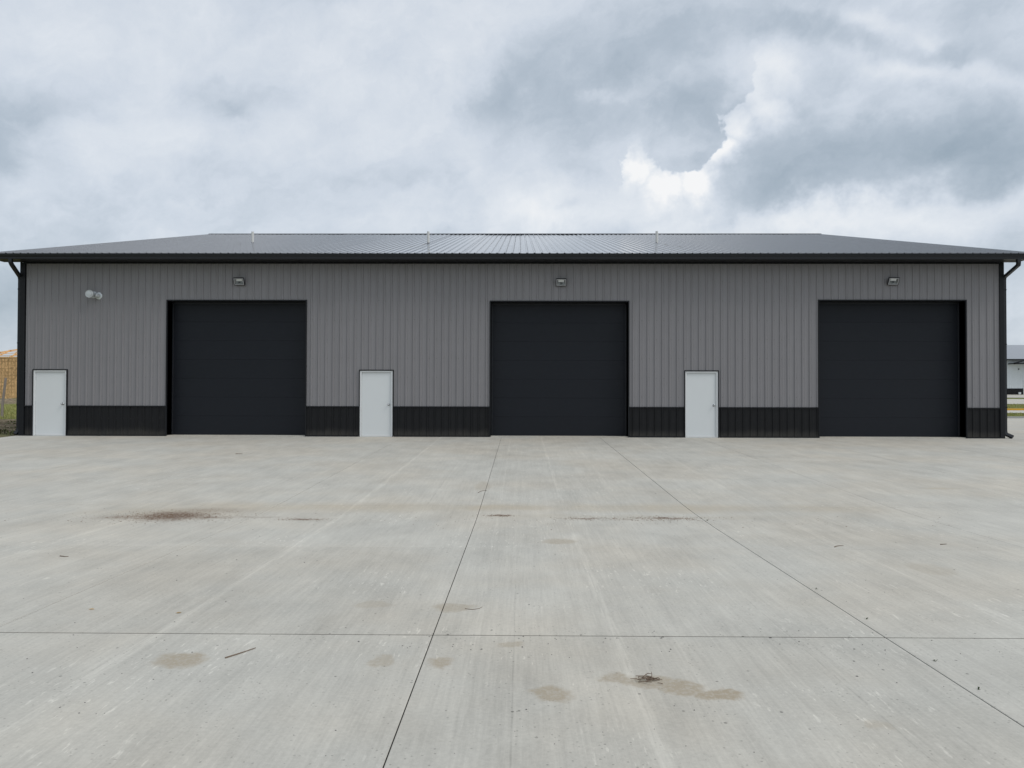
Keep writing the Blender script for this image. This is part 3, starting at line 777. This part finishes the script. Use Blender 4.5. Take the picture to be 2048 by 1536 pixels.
# ------------------------------------------------------------------ things fixed on the wall
def floodlight(x, z, label):
    r = tag(empty('flood_light', (x, WY, z)), label, 'light', 'flood lights above the bay doors')
    w, hh = .335, .245
    tilt = math.radians(28)
    # plate and arm
    bm = bmesh.new(); box(bm, -.075, .075, -.045, -.018, -.06, .06, bev=.006); box(bm, -.03, .03, -.09, -.044, -.03, .03)
    link('mounting_box', bm, 'lamp_black', r)
    bm = bmesh.new()
    # wedge housing: the face leans out at the top and looks down
    c, s = math.cos(tilt), math.sin(tilt)
    def P_(u, v_, d): return (u, -.135 - v_*s - d*c, v_*c - d*s)     # u across, v up the face, d out of the face
    A = [bm.verts.new(P_(sx*w/2, sy*hh/2, 0)) for sx, sy in ((-1, -1), (1, -1), (1, 1), (-1, 1))]
    B = [bm.verts.new(P_(sx*w/2*.9, sy*hh/2*.9, -.075)) for sx, sy in ((-1, -1), (1, -1), (1, 1), (-1, 1))]
    A2 = [bm.verts.new(P_(sx*(w/2-.022), sy*(hh/2-.022), 0)) for sx, sy in ((-1, -1), (1, -1), (1, 1), (-1, 1))]
    for j in range(4):
        bm.faces.new((A[j], B[j], B[(j+1) % 4], A[(j+1) % 4])); bm.faces.new((A[j], A[(j+1) % 4], A2[(j+1) % 4], A2[j]))
    bm.faces.new(B)
    link('housing', bm, 'lamp_black', r)
    bm = bmesh.new()
    i0, i1 = .020, .036
    for d in (.006,):
        O = [bm.verts.new(P_(sx*(w/2-i0), sy*(hh/2-i0), d)) for sx, sy in ((-1, -1), (1, -1), (1, 1), (-1, 1))]
        I = [bm.verts.new(P_(sx*(w/2-i1), sy*(hh/2-i1), d)) for sx, sy in ((-1, -1), (1, -1), (1, 1), (-1, 1))]
        O2 = [bm.verts.new(P_(sx*(w/2-i0), sy*(hh/2-i0), -.012)) for sx, sy in ((-1, -1), (1, -1), (1, 1), (-1, 1))]
        I2 = [bm.verts.new(P_(sx*(w/2-i1), sy*(hh/2-i1), -.012)) for sx, sy in ((-1, -1), (1, -1), (1, 1), (-1, 1))]
        for j in range(4):
            q = (j+1) % 4
            bm.faces.new((O[j], O[q], I[q], I[j])); bm.faces.new((O[j], O2[j], O2[q], O[q])); bm.faces.new((I[j], I[q], I2[q], I2[j]))
    link('bezel', bm, 'bezel', r)
    bm = bmesh.new()
    a_, b2 = w/2-i1, hh/2-i1
    O = [bm.verts.new(P_(sx*a_, sy*b2, -.012)) for sx, sy in ((-1, -1), (1, -1), (1, 1), (-1, 1))]
    I = [bm.verts.new(P_(u, v_, -.050)) for u, v_ in ((-a_*.68, b2*.02), (a_*.68, b2*.02), (a_*.68, b2*.80), (-a_*.68, b2*.80))]
    for j in range(4): bm.faces.new((O[j], O[(j+1) % 4], I[(j+1) % 4], I[j]))
    link('reflector', bm, 'reflector_side', r)
    bm = bmesh.new(); bm.faces.new([bm.verts.new(P_(u, v_, -.048)) for u, v_ in ((-a_*.68, b2*.02), (a_*.68, b2*.02), (a_*.68, b2*.80), (-a_*.68, b2*.80))])
    r_ = bmesh.ops.extrude_face_region(bm, geom=bm.faces[:])
    for v_ in [e for e in r_['geom'] if isinstance(e, bmesh.types.BMVert)]: v_.co.y -= .003
    link('light_panel', bm, 'reflector', r)
    bm = bmesh.new()
    v1 = [bm.verts.new(P_(sx*a_, sy*b2, .001)) for sx, sy in ((-1, -1), (1, -1), (1, 1), (-1, 1))]
    v2 = [bm.verts.new(P_(sx*a_, sy*b2, -.003)) for sx, sy in ((-1, -1), (1, -1), (1, 1), (-1, 1))]
    bm.faces.new(v1); bm.faces.new(v2[::-1])
    for j in range(4): bm.faces.new((v1[j], v2[j], v2[(j+1) % 4], v1[(j+1) % 4]))
    link('glass', bm, 'lamp_glass', r)
    bm = bmesh.new()
    for k_ in range(7):
        u = -w/2*.75 + k_*w/2*.25
        pts = [P_(u, -hh*.35, -.075), P_(u, hh*.35, -.075), P_(u, hh*.30, -.10), P_(u, -hh*.30, -.10)]
        v1 = [bm.verts.new((p[0]-.003, p[1], p[2])) for p in pts]; v2 = [bm.verts.new((p[0]+.003, p[1], p[2])) for p in pts]
        bm.faces.new(v1); bm.faces.new(v2[::-1])
        for j in range(4): bm.faces.new((v1[j], v2[j], v2[(j+1) % 4], v1[(j+1) % 4]))
    link('cooling_fins', bm, 'lamp_black', r)
floodlight(-8.80, 4.83, 'black flood light above the bay door beside the wall vents')
floodlight(1.26, 4.81, 'black flood light above the middle bay door')
floodlight(11.53, 4.85, 'black flood light above the bay door nearest the right corner')

v = tag(empty('exhaust_vent', (-13.43, WY, 4.43)), 'galvanised round exhaust cap standing off the wall, left of the pair', 'vent', 'wall vents high on the left')
bm = bmesh.new(); lathe_y(bm, [(.112, -.004), (.112, -.022), (.075, -.030), (.074, -.026)], 28); link('wall_flange', bm, 'galv', v)
bm = bmesh.new(); lathe_y(bm, [(.064, -.02), (.064, -.20), (.060, -.205)], 24); link('pipe', bm, 'galv', v, smooth=False)
bm = bmesh.new(); lathe_y(bm, [(.05, -.196), (.122, -.215), (.124, -.252), (.112, -.268), (.086, -.262), (.080, -.276), (.03, -.282)], 28); link('cap', bm, 'galv', v)
bm = bmesh.new()
for k_ in range(6):
    a = 6.28318*k_/6+.3
    tube(bm, [(.10*math.cos(a), -.02, .10*math.sin(a)), (.105*math.cos(a), -.22, .105*math.sin(a))], .006, 5)
link('cap_rods', bm, 'galv', v)
v = tag(empty('intake_vent', (-13.26, WY, 4.395)), 'galvanised wall flange with short bent pipe, right of the pair', 'vent', 'wall vents high on the left')
bm = bmesh.new(); lathe_y(bm, [(.112, -.004), (.112, -.022), (.070, -.034), (.069, -.028)], 28); link('wall_flange', bm, 'galv', v)
bm = bmesh.new(); tube(bm, [(0, -.02, 0), (0, -.07, 0), (-.012, -.11, .002), (-.035, -.15, .006)], [.05, .05, .05, .05], 18, caps=False)
tube(bm, [(-.035, -.15, .006), (-.030, -.14, .005), (0, -.05, 0)], [.05, .045, .045], 18)
link('pipe', bm, 'galv', v, smooth=True)

# ------------------------------------------------------------------ left of the hall: dirt, grass, post, unfinished house
def rough_sheet(name, x0, x1, y0, y1, nx, ny, amp, sc, mat, lift, zf, edge=.5):
    bm = bmesh.new(); g = []
    for j in range(ny+1):
        row = []
        for i in range(nx+1):
            X = x0+(x1-x0)*i/nx; Y = y0+(y1-y0)*j/ny
            e = min(1, min(i, nx-i)/nx/.08, min(j, ny-j)/ny/.08) if edge else 1
            n_ = mnoise.fractal(Vector((X*sc, Y*sc, 1.3)), .9, 2.1, 5)
            row.append(bm.verts.new((X, Y, zf(X, Y) - .03 + e*(lift(X, Y) + amp*n_))))
        g.append(row)
    for r1, r2 in zip(g, g[1:]):
        for i in range(nx): bm.faces.new((r1[i], r1[i+1], r2[i+1], r2[i]))
    return tag(link(name, bm, mat, smooth=True), kind='structure')
rough_sheet('bare_soil', -34, AX0+.02, 17, 35, 110, 110, .075, 1.3, 'dirt', lambda X, Y: .05+.06*math.exp(-((Y-29)/4)**2), terrain)
rough_sheet('dirt_bank', -75, -30, 62, 84, 90, 44, .16, .45, 'dirt', lambda X, Y: .32*math.exp(-((Y-76)/4.5)**2), terrain)
def blades(name, mat, n, fx, hmin, hmax, wd, label, cat, leaf=False, lean=.5):
    rg = random.Random(n)
    vs_, fs_ = [], []
    for _ in range(n):
        X, Y = fx(rg)
        z = terrain(X, Y)-.01
        a = rg.uniform(0, 6.28); hh = rg.uniform(hmin, hmax); L = rg.uniform(.1, lean)*hh
        dx_, dy_ = math.cos(a), math.sin(a); w_ = wd*rg.uniform(.6, 1.3)
        b_ = len(vs_)
        vs_ += [(X-dy_*w_, Y+dx_*w_, z), (X+dy_*w_, Y-dx_*w_, z), (X+dx_*L*.4+dy_*w_*(1.4 if leaf else .7), Y+dy_*L*.4-dx_*w_*(1.4 if leaf else .7), z+hh*.6), (X+dx_*L*.4-dy_*w_*(1.4 if leaf else .7), Y+dy_*L*.4+dx_*w_*(1.4 if leaf else .7), z+hh*.6), (X+dx_*L, Y+dy_*L, z+hh)]
        fs_ += [(b_, b_+1, b_+2, b_+3), (b_+3, b_+2, b_+4)]
    me = bpy.data.meshes.new(name); me.from_pydata(vs_, [], fs_); me.materials.append(M[mat])
    o = bpy.data.objects.new(name, me); COL.objects.link(o)
    return tag(o, label, cat, kind='stuff')
def wedge(y0, y1, xn, xf):
    def f(rg):
        Y = rg.uniform(y0, y1); return (rg.uniform(xf, xn)*Y/23.4, Y)
    return f
blades('grass', 'grass', 14000, wedge(35, 62, -14.9, -19.5), .05, .20, .012, 'rough green and straw grass beyond the bare soil', 'grass')
wc = [(random.uniform(-21.5, -15.95), random.uniform(23.6, 33)) for _ in range(130)]
def weed_f(rg):
    c = rg.choice(wc); return (min(c[0]+rg.gauss(0, .22), AX0-.08), c[1]+rg.gauss(0, .22))
blades('weeds', 'weeds', 5200, weed_f, .03, .15, .016, 'low weeds on the bare soil at the hall corner', 'weeds', True, 1.2)
def verge(y0, y1):
    return lambda rg: ((lambda Y: (rg.uniform(14.6, 19)*Y/23.4, Y))(rg.uniform(y0, y1)))
blades('verge_grass', 'grass', 5000, verge(45.2, 52.3), .05, .14, .012, 'mown grass strip just behind the yard kerb', 'grass')
blades('verge_grass', 'grass', 6000, verge(58.3, 68.8), .05, .14, .014, 'mown grass strip behind the yellow kerb', 'grass')

bm = bmesh.new(); tube(bm, [(0, 0, -.3), (.02, 0, .6), (.10, .0, 1.3), (.175, 0, 1.95)], [.062, .06, .055, .05], 10)
p = link('wooden_post', bm, 'post_wood', loc=(-25.42, 36.5, .14))
tag(p, 'leaning weathered wooden post in the grass before the unfinished house', 'post')

def osb_house():
    X0, X1, Y0, Y1, zb = -63.6, -45.0, 87., 99., .55
    hgt = 5.13
    r = tag(empty('unfinished_house', ((X0+X1)/2, Y0, zb)), 'unfinished house clad in bare strand board with open roof framing', 'house')
    inv = Matrix.Translation(-Vector(((X0+X1)/2, Y0, zb)))
    def ch(o): o.parent = r; o.matrix_parent_inverse = inv; return o
    bm = bmesh.new(); box(bm, X0+.02, X1-.02, Y0+.02, Y1, zb-.5, zb+hgt-.02); ch(link('wall_frame', bm, 'lumber'))
    bm = bmesh.new(); box(bm, X0-.04, X1+.04, Y0-.06, Y1+.06, zb-.5, zb+.10); ch(link('footing', bm, 'kerb'))
    ncol = int((X1-X0)/1.22)
    for rw, (za, zc) in enumerate(((.11, 2.54), (2.55, 4.98))):
        for c in range(ncol+1):
            xa = X0 + c*1.22; xb = min(xa+1.214, X1)
            if xb-xa < .1: continue
            ch(boxo('board_sheet', 'osb', None, xa, xb, Y0-.012+random.uniform(-.002, .002), Y0+.018, zb+za, zb+zc))
    c = 0; y = Y0+.02
    while y < Y1:
        for za, zc in ((.11, 2.54), (2.55, 4.98)): ch(boxo('board_sheet', 'osb', None, X0-.012, X0+.018, y, min(y+1.214, Y1), zb+za, zb+zc))
        y += 1.22
    ch(boxo('top_plate', 'lumber', None, X0-.05, X1+.05, Y0-.05, Y0+.10, zb+4.99, zb+5.12))
    # hip roof framing: rafters towards a ridge, purlins end on the hip line
    s_ = .345; run = (Y1-Y0)/2
    zt = zb+5.13
    x = X0+.6
    while x < X1-.3:
        top = min(run, max(.3, x-X0))
        bm = bmesh.new(); tube(bm, [(x, Y0-.25, zt-.25*s_), (x, Y0+top, zt+top*s_)], .05, square=(.06, .17)); ch(link('rafter', bm, 'lumber'))
        x += 1.7 if x > X0+2 else .85
    bm = bmesh.new(); tube(bm, [(X0-.2, Y0-.2, zt-.2*s_), (X0+run, Y0+run, zt+run*s_)], .06, square=(.08, .18)); ch(link('hip_rafter', bm, 'lumber'))
    q = .05
    while q < run:
        ch(boxo('purlin', 'lumber', None, X0+q-.1, X1-.1, Y0+q-.05, Y0+q+.05, zt+q*s_+.07, zt+q*s_+.125))
        q += .74
    bm = bmesh.new(); tube(bm, [(X0+run, Y0+run, zt+run*s_), (X1, Y0+run, zt+run*s_)], .06, square=(.06, .2)); ch(link('ridge_board', bm, 'lumber'))
    # truss webs and rear slope
    x = X0+3
    while x < X1:
        for (ya, za, yb, zb2) in ((Y0+1.5, 0, Y0+3, 3*s_), (Y0+3, 3*s_, Y0+4.5, 0), (Y0+4.5, 0, Y0+run, run*s_), (Y0+run, run*s_, Y1, 0)):
            bm = bmesh.new(); tube(bm, [(x, ya, zt+za), (x, yb, zt+zb2)], .04, square=(.045, .09)); ch(link('truss_web', bm, 'lumber'))
        x += 1.7
osb_house()

# ------------------------------------------------------------------ white building beyond the road, right
def white_shed():
    X0, X1, Y0, Y1, zb = 44., 88., 92., 110., 1.45
    eh = 4.25
    r = tag(empty('white_shed', (61, Y0, zb)), 'distant white steel shed with grey roof and black base band', 'building')
    inv = Matrix.Translation(-Vector((61, Y0, zb)))
    def ch(o, p=None): o.parent = p or r; o.matrix_parent_inverse = inv; return o
    bm = bmesh.new(); box(bm, X0+.02, X1-.02, Y0+.03, Y1, zb-.3, zb+eh-.01); ch(link('wall', bm, 'white_steel'))
    def ribs(x0, x1, z0, z1):
        bm = bmesh.new(); pr = profile(x0, x1, 44.)
        a_ = [bm.verts.new((q, Y0-o_, z0)) for q, o_ in pr]; b2 = [bm.verts.new((q, Y0-o_, z1)) for q, o_ in pr]
        for j in range(len(pr)-1): bm.faces.new((a_[j], a_[j+1], b2[j+1], b2[j]))
        return bm
    x = X0
    while x < X1-.1:
        xe = min(x+PAN*2, X1)
        ch(link('wall_panel', ribs(x, xe, zb+.78, zb+eh), 'white_steel')); x = xe
    x = X0
    while x < X1-.1:
        xe = min(x+PAN*2, X1)
        if not (xe > 61.25 and x < 62.4): ch(link('base_panel', ribs(x, xe, zb-.05, zb+.76), 'black_steel'))
        elif x < 61.1: ch(link('base_panel', ribs(x, 61.18, zb-.05, zb+.76), 'black_steel'))
        x = xe
    d = ch(boxo('door', 'white_frame', None, 61.22, 62.2, Y0-.05, Y0+.02, zb, zb+2.1, bev=.01))
    ch(boxo('base_band_cap', 'black_trim', None, X0, 61.17, Y0-.035, Y0+.01, zb+.755, zb+.80))
    s_ = .245; run = 9.
    bm = bmesh.new()
    v_ = [bm.verts.new(p) for p in ((X0-.5, Y0-.6, zb+eh+.10), (X1+.5, Y0-.6, zb+eh+.10), (X1+.5, Y0+run, zb+eh+.10+s_*(run+.6)), (X0-.5, Y0+run, zb+eh+.10+s_*(run+.6)), (X1+.5, Y1+.6, zb+eh+.10), (X0-.5, Y1+.6, zb+eh+.10))]
    bm.faces.new(v_[:4]); bm.faces.new((v_[3], v_[2], v_[4], v_[5]))
    ch(link('roof', bm, 'roof_steel'))
    bm = bmesh.new()
    for p_, q_ in (((X0-.02, Y0), (X0-.02, Y1)), ((X1+.02, Y0), (X1+.02, Y1))):
        v_ = [bm.verts.new((p_[0], Y0, zb+eh-.02)), bm.verts.new((p_[0], Y1, zb+eh-.02)), bm.verts.new((p_[0], Y0+run, zb+eh+s_*run))]; bm.faces.new(v_)
    ch(link('gable', bm, 'white_steel'))
    ch(boxo('gutter', 'gutter_black', None, X0-.5, X1+.5, Y0-.72, Y0-.6, zb+eh-.04, zb+eh+.11))
    ch(boxo('soffit', 'soffit', None, X0-.5, X1+.5, Y0-.6, Y0, zb+eh-.02, zb+eh+.01))
    # small black hood over the door
    bm = bmesh.new()
    tube(bm, [(59.35, Y0-1.1, zb+3.78), (63.6, Y0-1.1, zb+3.78)], .05, square=(.09, .16)); 
    tube(bm, [(59.35, Y0-1.1, zb+3.78), (61.5, Y0-1.1, zb+4.42)], .05, square=(.09, .16))
    tube(bm, [(63.6, Y0-1.1, zb+3.78), (61.5, Y0-1.1, zb+4.42)], .05, square=(.09, .16))
    tube(bm, [(59.4, Y0-1.1, zb+3.78), (59.4, Y0, zb+3.78)], .05, square=(.09, .12)); tube(bm, [(63.55, Y0-1.1, zb+3.78), (63.55, Y0, zb+3.78)], .05, square=(.09, .12))
    ch(link('door_hood', bm, 'gutter_black'))
    ch(boxo('hood_ceiling', 'white_frame', None, 59.45, 63.5, Y0-1.04, Y0-.03, zb+3.80, zb+3.83))
    ch(boxo('wall_lamp', 'lamp_black', None, 60.57, 60.70, Y0-.12, Y0-.02, zb+3.08, zb+3.22, bev=.02))
    ch(boxo('meter_box', 'galv', None, 60.55, 60.85, Y0-.14, Y0-.022, zb+.08, zb+.34, bev=.01))
white_shed()

# ------------------------------------------------------------------ small litter on the apron
def on(x, y, dz=0): return (x, y, apron_z(y)+dz)
def stick(pts, rad, label, name='stick', cat='stick'):
    c = Vector(on(*pts[0])); bm = bmesh.new()
    P = [Vector(on(x, y, rad*.9)) - c for x, y in pts]
    tube(bm, P, [rad*(1-.5*i/(len(P)-1)) for i in range(len(P))], 6)
    return tag(link(name, bm, 'twig', loc=c), label, cat)
stick([(-1.81, 4.61), (-1.765, 4.675), (-1.73, 4.73), (-1.69, 4.80)], .0045, 'thin straight grey stick beside the wide tan stain in the foreground')
stick([(3.44, 8.27), (3.48, 8.32), (3.52, 8.34), (3.57, 8.35)], .005, 'short dark twig lying alone right of the pale streak')
stick([(-4.68, 7.60), (-4.65, 7.59), (-4.61, 7.57), (-4.58, 7.58)], .005, 'small bent twig on the left slabs before the brown mud patch')
stick([(4.69, 8.45), (4.73, 8.46), (4.77, 8.47)], .005, 'short straight twig on the right slabs nearer the side joint')
stick([(-6.95, 18.25), (-6.9, 18.28), (-6.8, 18.30)], .008, 'small twig far back before the first bay door')
stick([(-.42, 5.74), (-.36, 5.72), (-.31, 5.75), (-.29, 5.80)], .0024, 'thin curled stem beside the tan stain at the centre joint', 'curled_stem', 'stem')
stick([(-.70, 12.45), (-.66, 12.62), (-.60, 12.70), (-.56, 12.66)], .004, 'thin curled stem at the centre joint beyond the brown dirt line', 'curled_stem', 'stem')
bm = bmesh.new(); rg = random.Random(3)
for i in range(26):
    a = rg.gauss(.25, .55) + (math.pi if rg.random() < .5 else 0); L = rg.uniform(.03, .10); cx, cy = rg.gauss(0, .036), rg.gauss(0, .022); cz = rg.uniform(.003, .018)
    d_ = Vector((math.cos(a), math.sin(a), rg.uniform(-.2, .25)))*L*.42
    mid = Vector((cx, cy, cz)) + Vector((rg.uniform(-.006, .006), rg.uniform(-.006, .006), .003))
    p0, p1 = Vector((cx, cy, cz))-d_, Vector((cx, cy, cz))+d_
    p0.z = max(p0.z, .003); p1.z = max(p1.z, .003)
    tube(bm, [p0, mid, p1], [.0019, .0022, .0015], 5)
tag(link('twig_clump', bm, 'twig', loc=on(.72, 4.29)), 'small clump of broken brown twigs on the long tan stain', 'twigs')
def leaf(x, y, a, label):
    bm = bmesh.new(); L, w_ = .046, .007
    prof_ = [(-L/2, 0), (-L/4, w_*.7), (0, w_), (L/4, w_*.65), (L/2, 0)]
    top = []; c, s = math.cos(a), math.sin(a)
    row1 = [bm.verts.new((u*c-q*s, u*s+q*c, .005+.008*abs(q)/w_*.5)) for u, q in prof_]; row2 = [bm.verts.new((u*c+q*s, u*s-q*c, .006+.008*abs(q)/w_*.5)) for u, q in prof_[1:-1]]
    midr = [bm.verts.new((u*c, u*s, .004)) for u, q in prof_[1:-1]]
    ends = (row1[0], row1[-1])
    up = row1[1:-1]
    for A_, in ((up,), (row2,)):
        bm.faces.new((ends[0], midr[0], A_[0])); bm.faces.new((ends[1], A_[-1], midr[-1]))
        for j in range(2): bm.faces.new((midr[j], midr[j+1], A_[j+1], A_[j]))
    tag(link('fallen_leaf', bm, 'leaf_yellow', loc=on(x, y)), label, 'leaf')
leaf(-2.54, 5.58, .5, 'curled yellow leaf lying next to the long pale streak')
leaf(-3.24, 5.66, .2, 'smaller yellow leaf further left, close to the slanting side joint')
rgw = random.Random(11)
for i, (x, y, lab) in enumerate(((2.53, 5.53, 'tiny weed in the right joint just beyond the cross joint'), (2.54, 4.64, 'tiny weed in the right joint just before the cross joint'), (2.53, 4.19, 'tiny weed in the right joint nearest the picture edge'), (2.5, 10.07, 'tiny weed in the right joint beside the brown dirt line'), (2.51, 6.41, 'tiny weed in the right joint halfway to the dirt line'))):
    bm = bmesh.new()
    for k_ in range(9):
        a = rgw.uniform(0, 6.28); L = rgw.uniform(.008, .02); hh = rgw.uniform(.006, .018); w_ = .0025
        d_ = Vector((math.cos(a), math.sin(a), 0)); n_ = Vector((-d_.y, d_.x, 0))*w_
        v_ = [bm.verts.new(q) for q in (n_*.5, -n_*.5, d_*L*.6-n_+Vector((0, 0, hh)), d_*L*.6+n_+Vector((0, 0, hh)))]
        bm.faces.new(v_); tp = bm.verts.new(d_*L+Vector((0, 0, hh*.9))); bm.faces.new((v_[3], v_[2], tp))
    tag(link('joint_weed', bm, 'weed', loc=on(x, y, -.006)), lab, 'weed')
# loose grit and mulch
def grit(name, n, fx, r0_, r1_, mat, label, cat, flat=1.):
    rg = random.Random(n+5); vs_, fs_ = [], []
    for _ in range(n):
        x, y = fx(rg); r_ = rg.uniform(r0_, r1_)*(.6+.8*rg.random()**3); z = apron_z(y); a = rg.uniform(0, 6.28); st = rg.uniform(1., 1.8)
        b_ = len(vs_)
        for j in range(5):
            t_ = a + j*1.2566; u, v2 = math.cos(t_)*r_*st, math.sin(t_)*r_
            vs_.append((x+u*math.cos(a)-v2*math.sin(a), y+u*math.sin(a)+v2*math.cos(a), z+r_*.25*flat))
        vs_.append((x+r_*.1, y, z+r_*1.0*flat)); vs_.append((x, y, z-.001))
        for j in range(5): fs_ += [(b_+j, b_+(j+1) % 5, b_+5), (b_+(j+1) % 5, b_+j, b_+6)]
    me = bpy.data.meshes.new(name); me.from_pydata(vs_, [], fs_); me.materials.append(M[mat])
    o = bpy.data.objects.new(name, me); COL.objects.link(o); return tag(o, label, cat, kind='stuff')
def f_all(rg):
    y = 2.6 + 14*rg.random()**1.7; return (rg.uniform(-.75, .75)*(y+.5), y)
grit('grit', 520, f_all, .002, .0052, 'stone', 'loose dark grit scattered over the concrete slabs', 'grit')
def f_joint(rg): return (rg.gauss(.6, 2.), 5.1+rg.gauss(-.05, .12))
grit('grit', 110, f_joint, .002, .006, 'stone', 'loose dark grit along the near cross joint', 'grit')
def f_mud(rg):
    q = rg.random()
    if q < .62: return (rg.gauss(-4.8, .45), rg.gauss(10.22, .24))
    if q < .70: return (rg.gauss(-2.91, .2), rg.gauss(10.02, .05))
    if q < .78: return (rg.gauss(-.28, .12), rg.gauss(10.4, .05))
    if q < .85: return (rg.gauss(.88, .22), rg.gauss(10.17, .09))
    return (rg.gauss(1.95, .36), rg.gauss(10.2, .10))
grit('mulch', 3000, f_mud, .003, .0085, 'mulch', 'brown mulch and dirt washed along the low line of the apron', 'mulch', .5)
def f_line(rg): return (rg.uniform(-7, 6), rg.gauss(10.0, .28))
grit('mulch', 330, f_line, .003, .007, 'mulch', 'sparse brown bits strewn around the low line of the apron', 'mulch', .6)
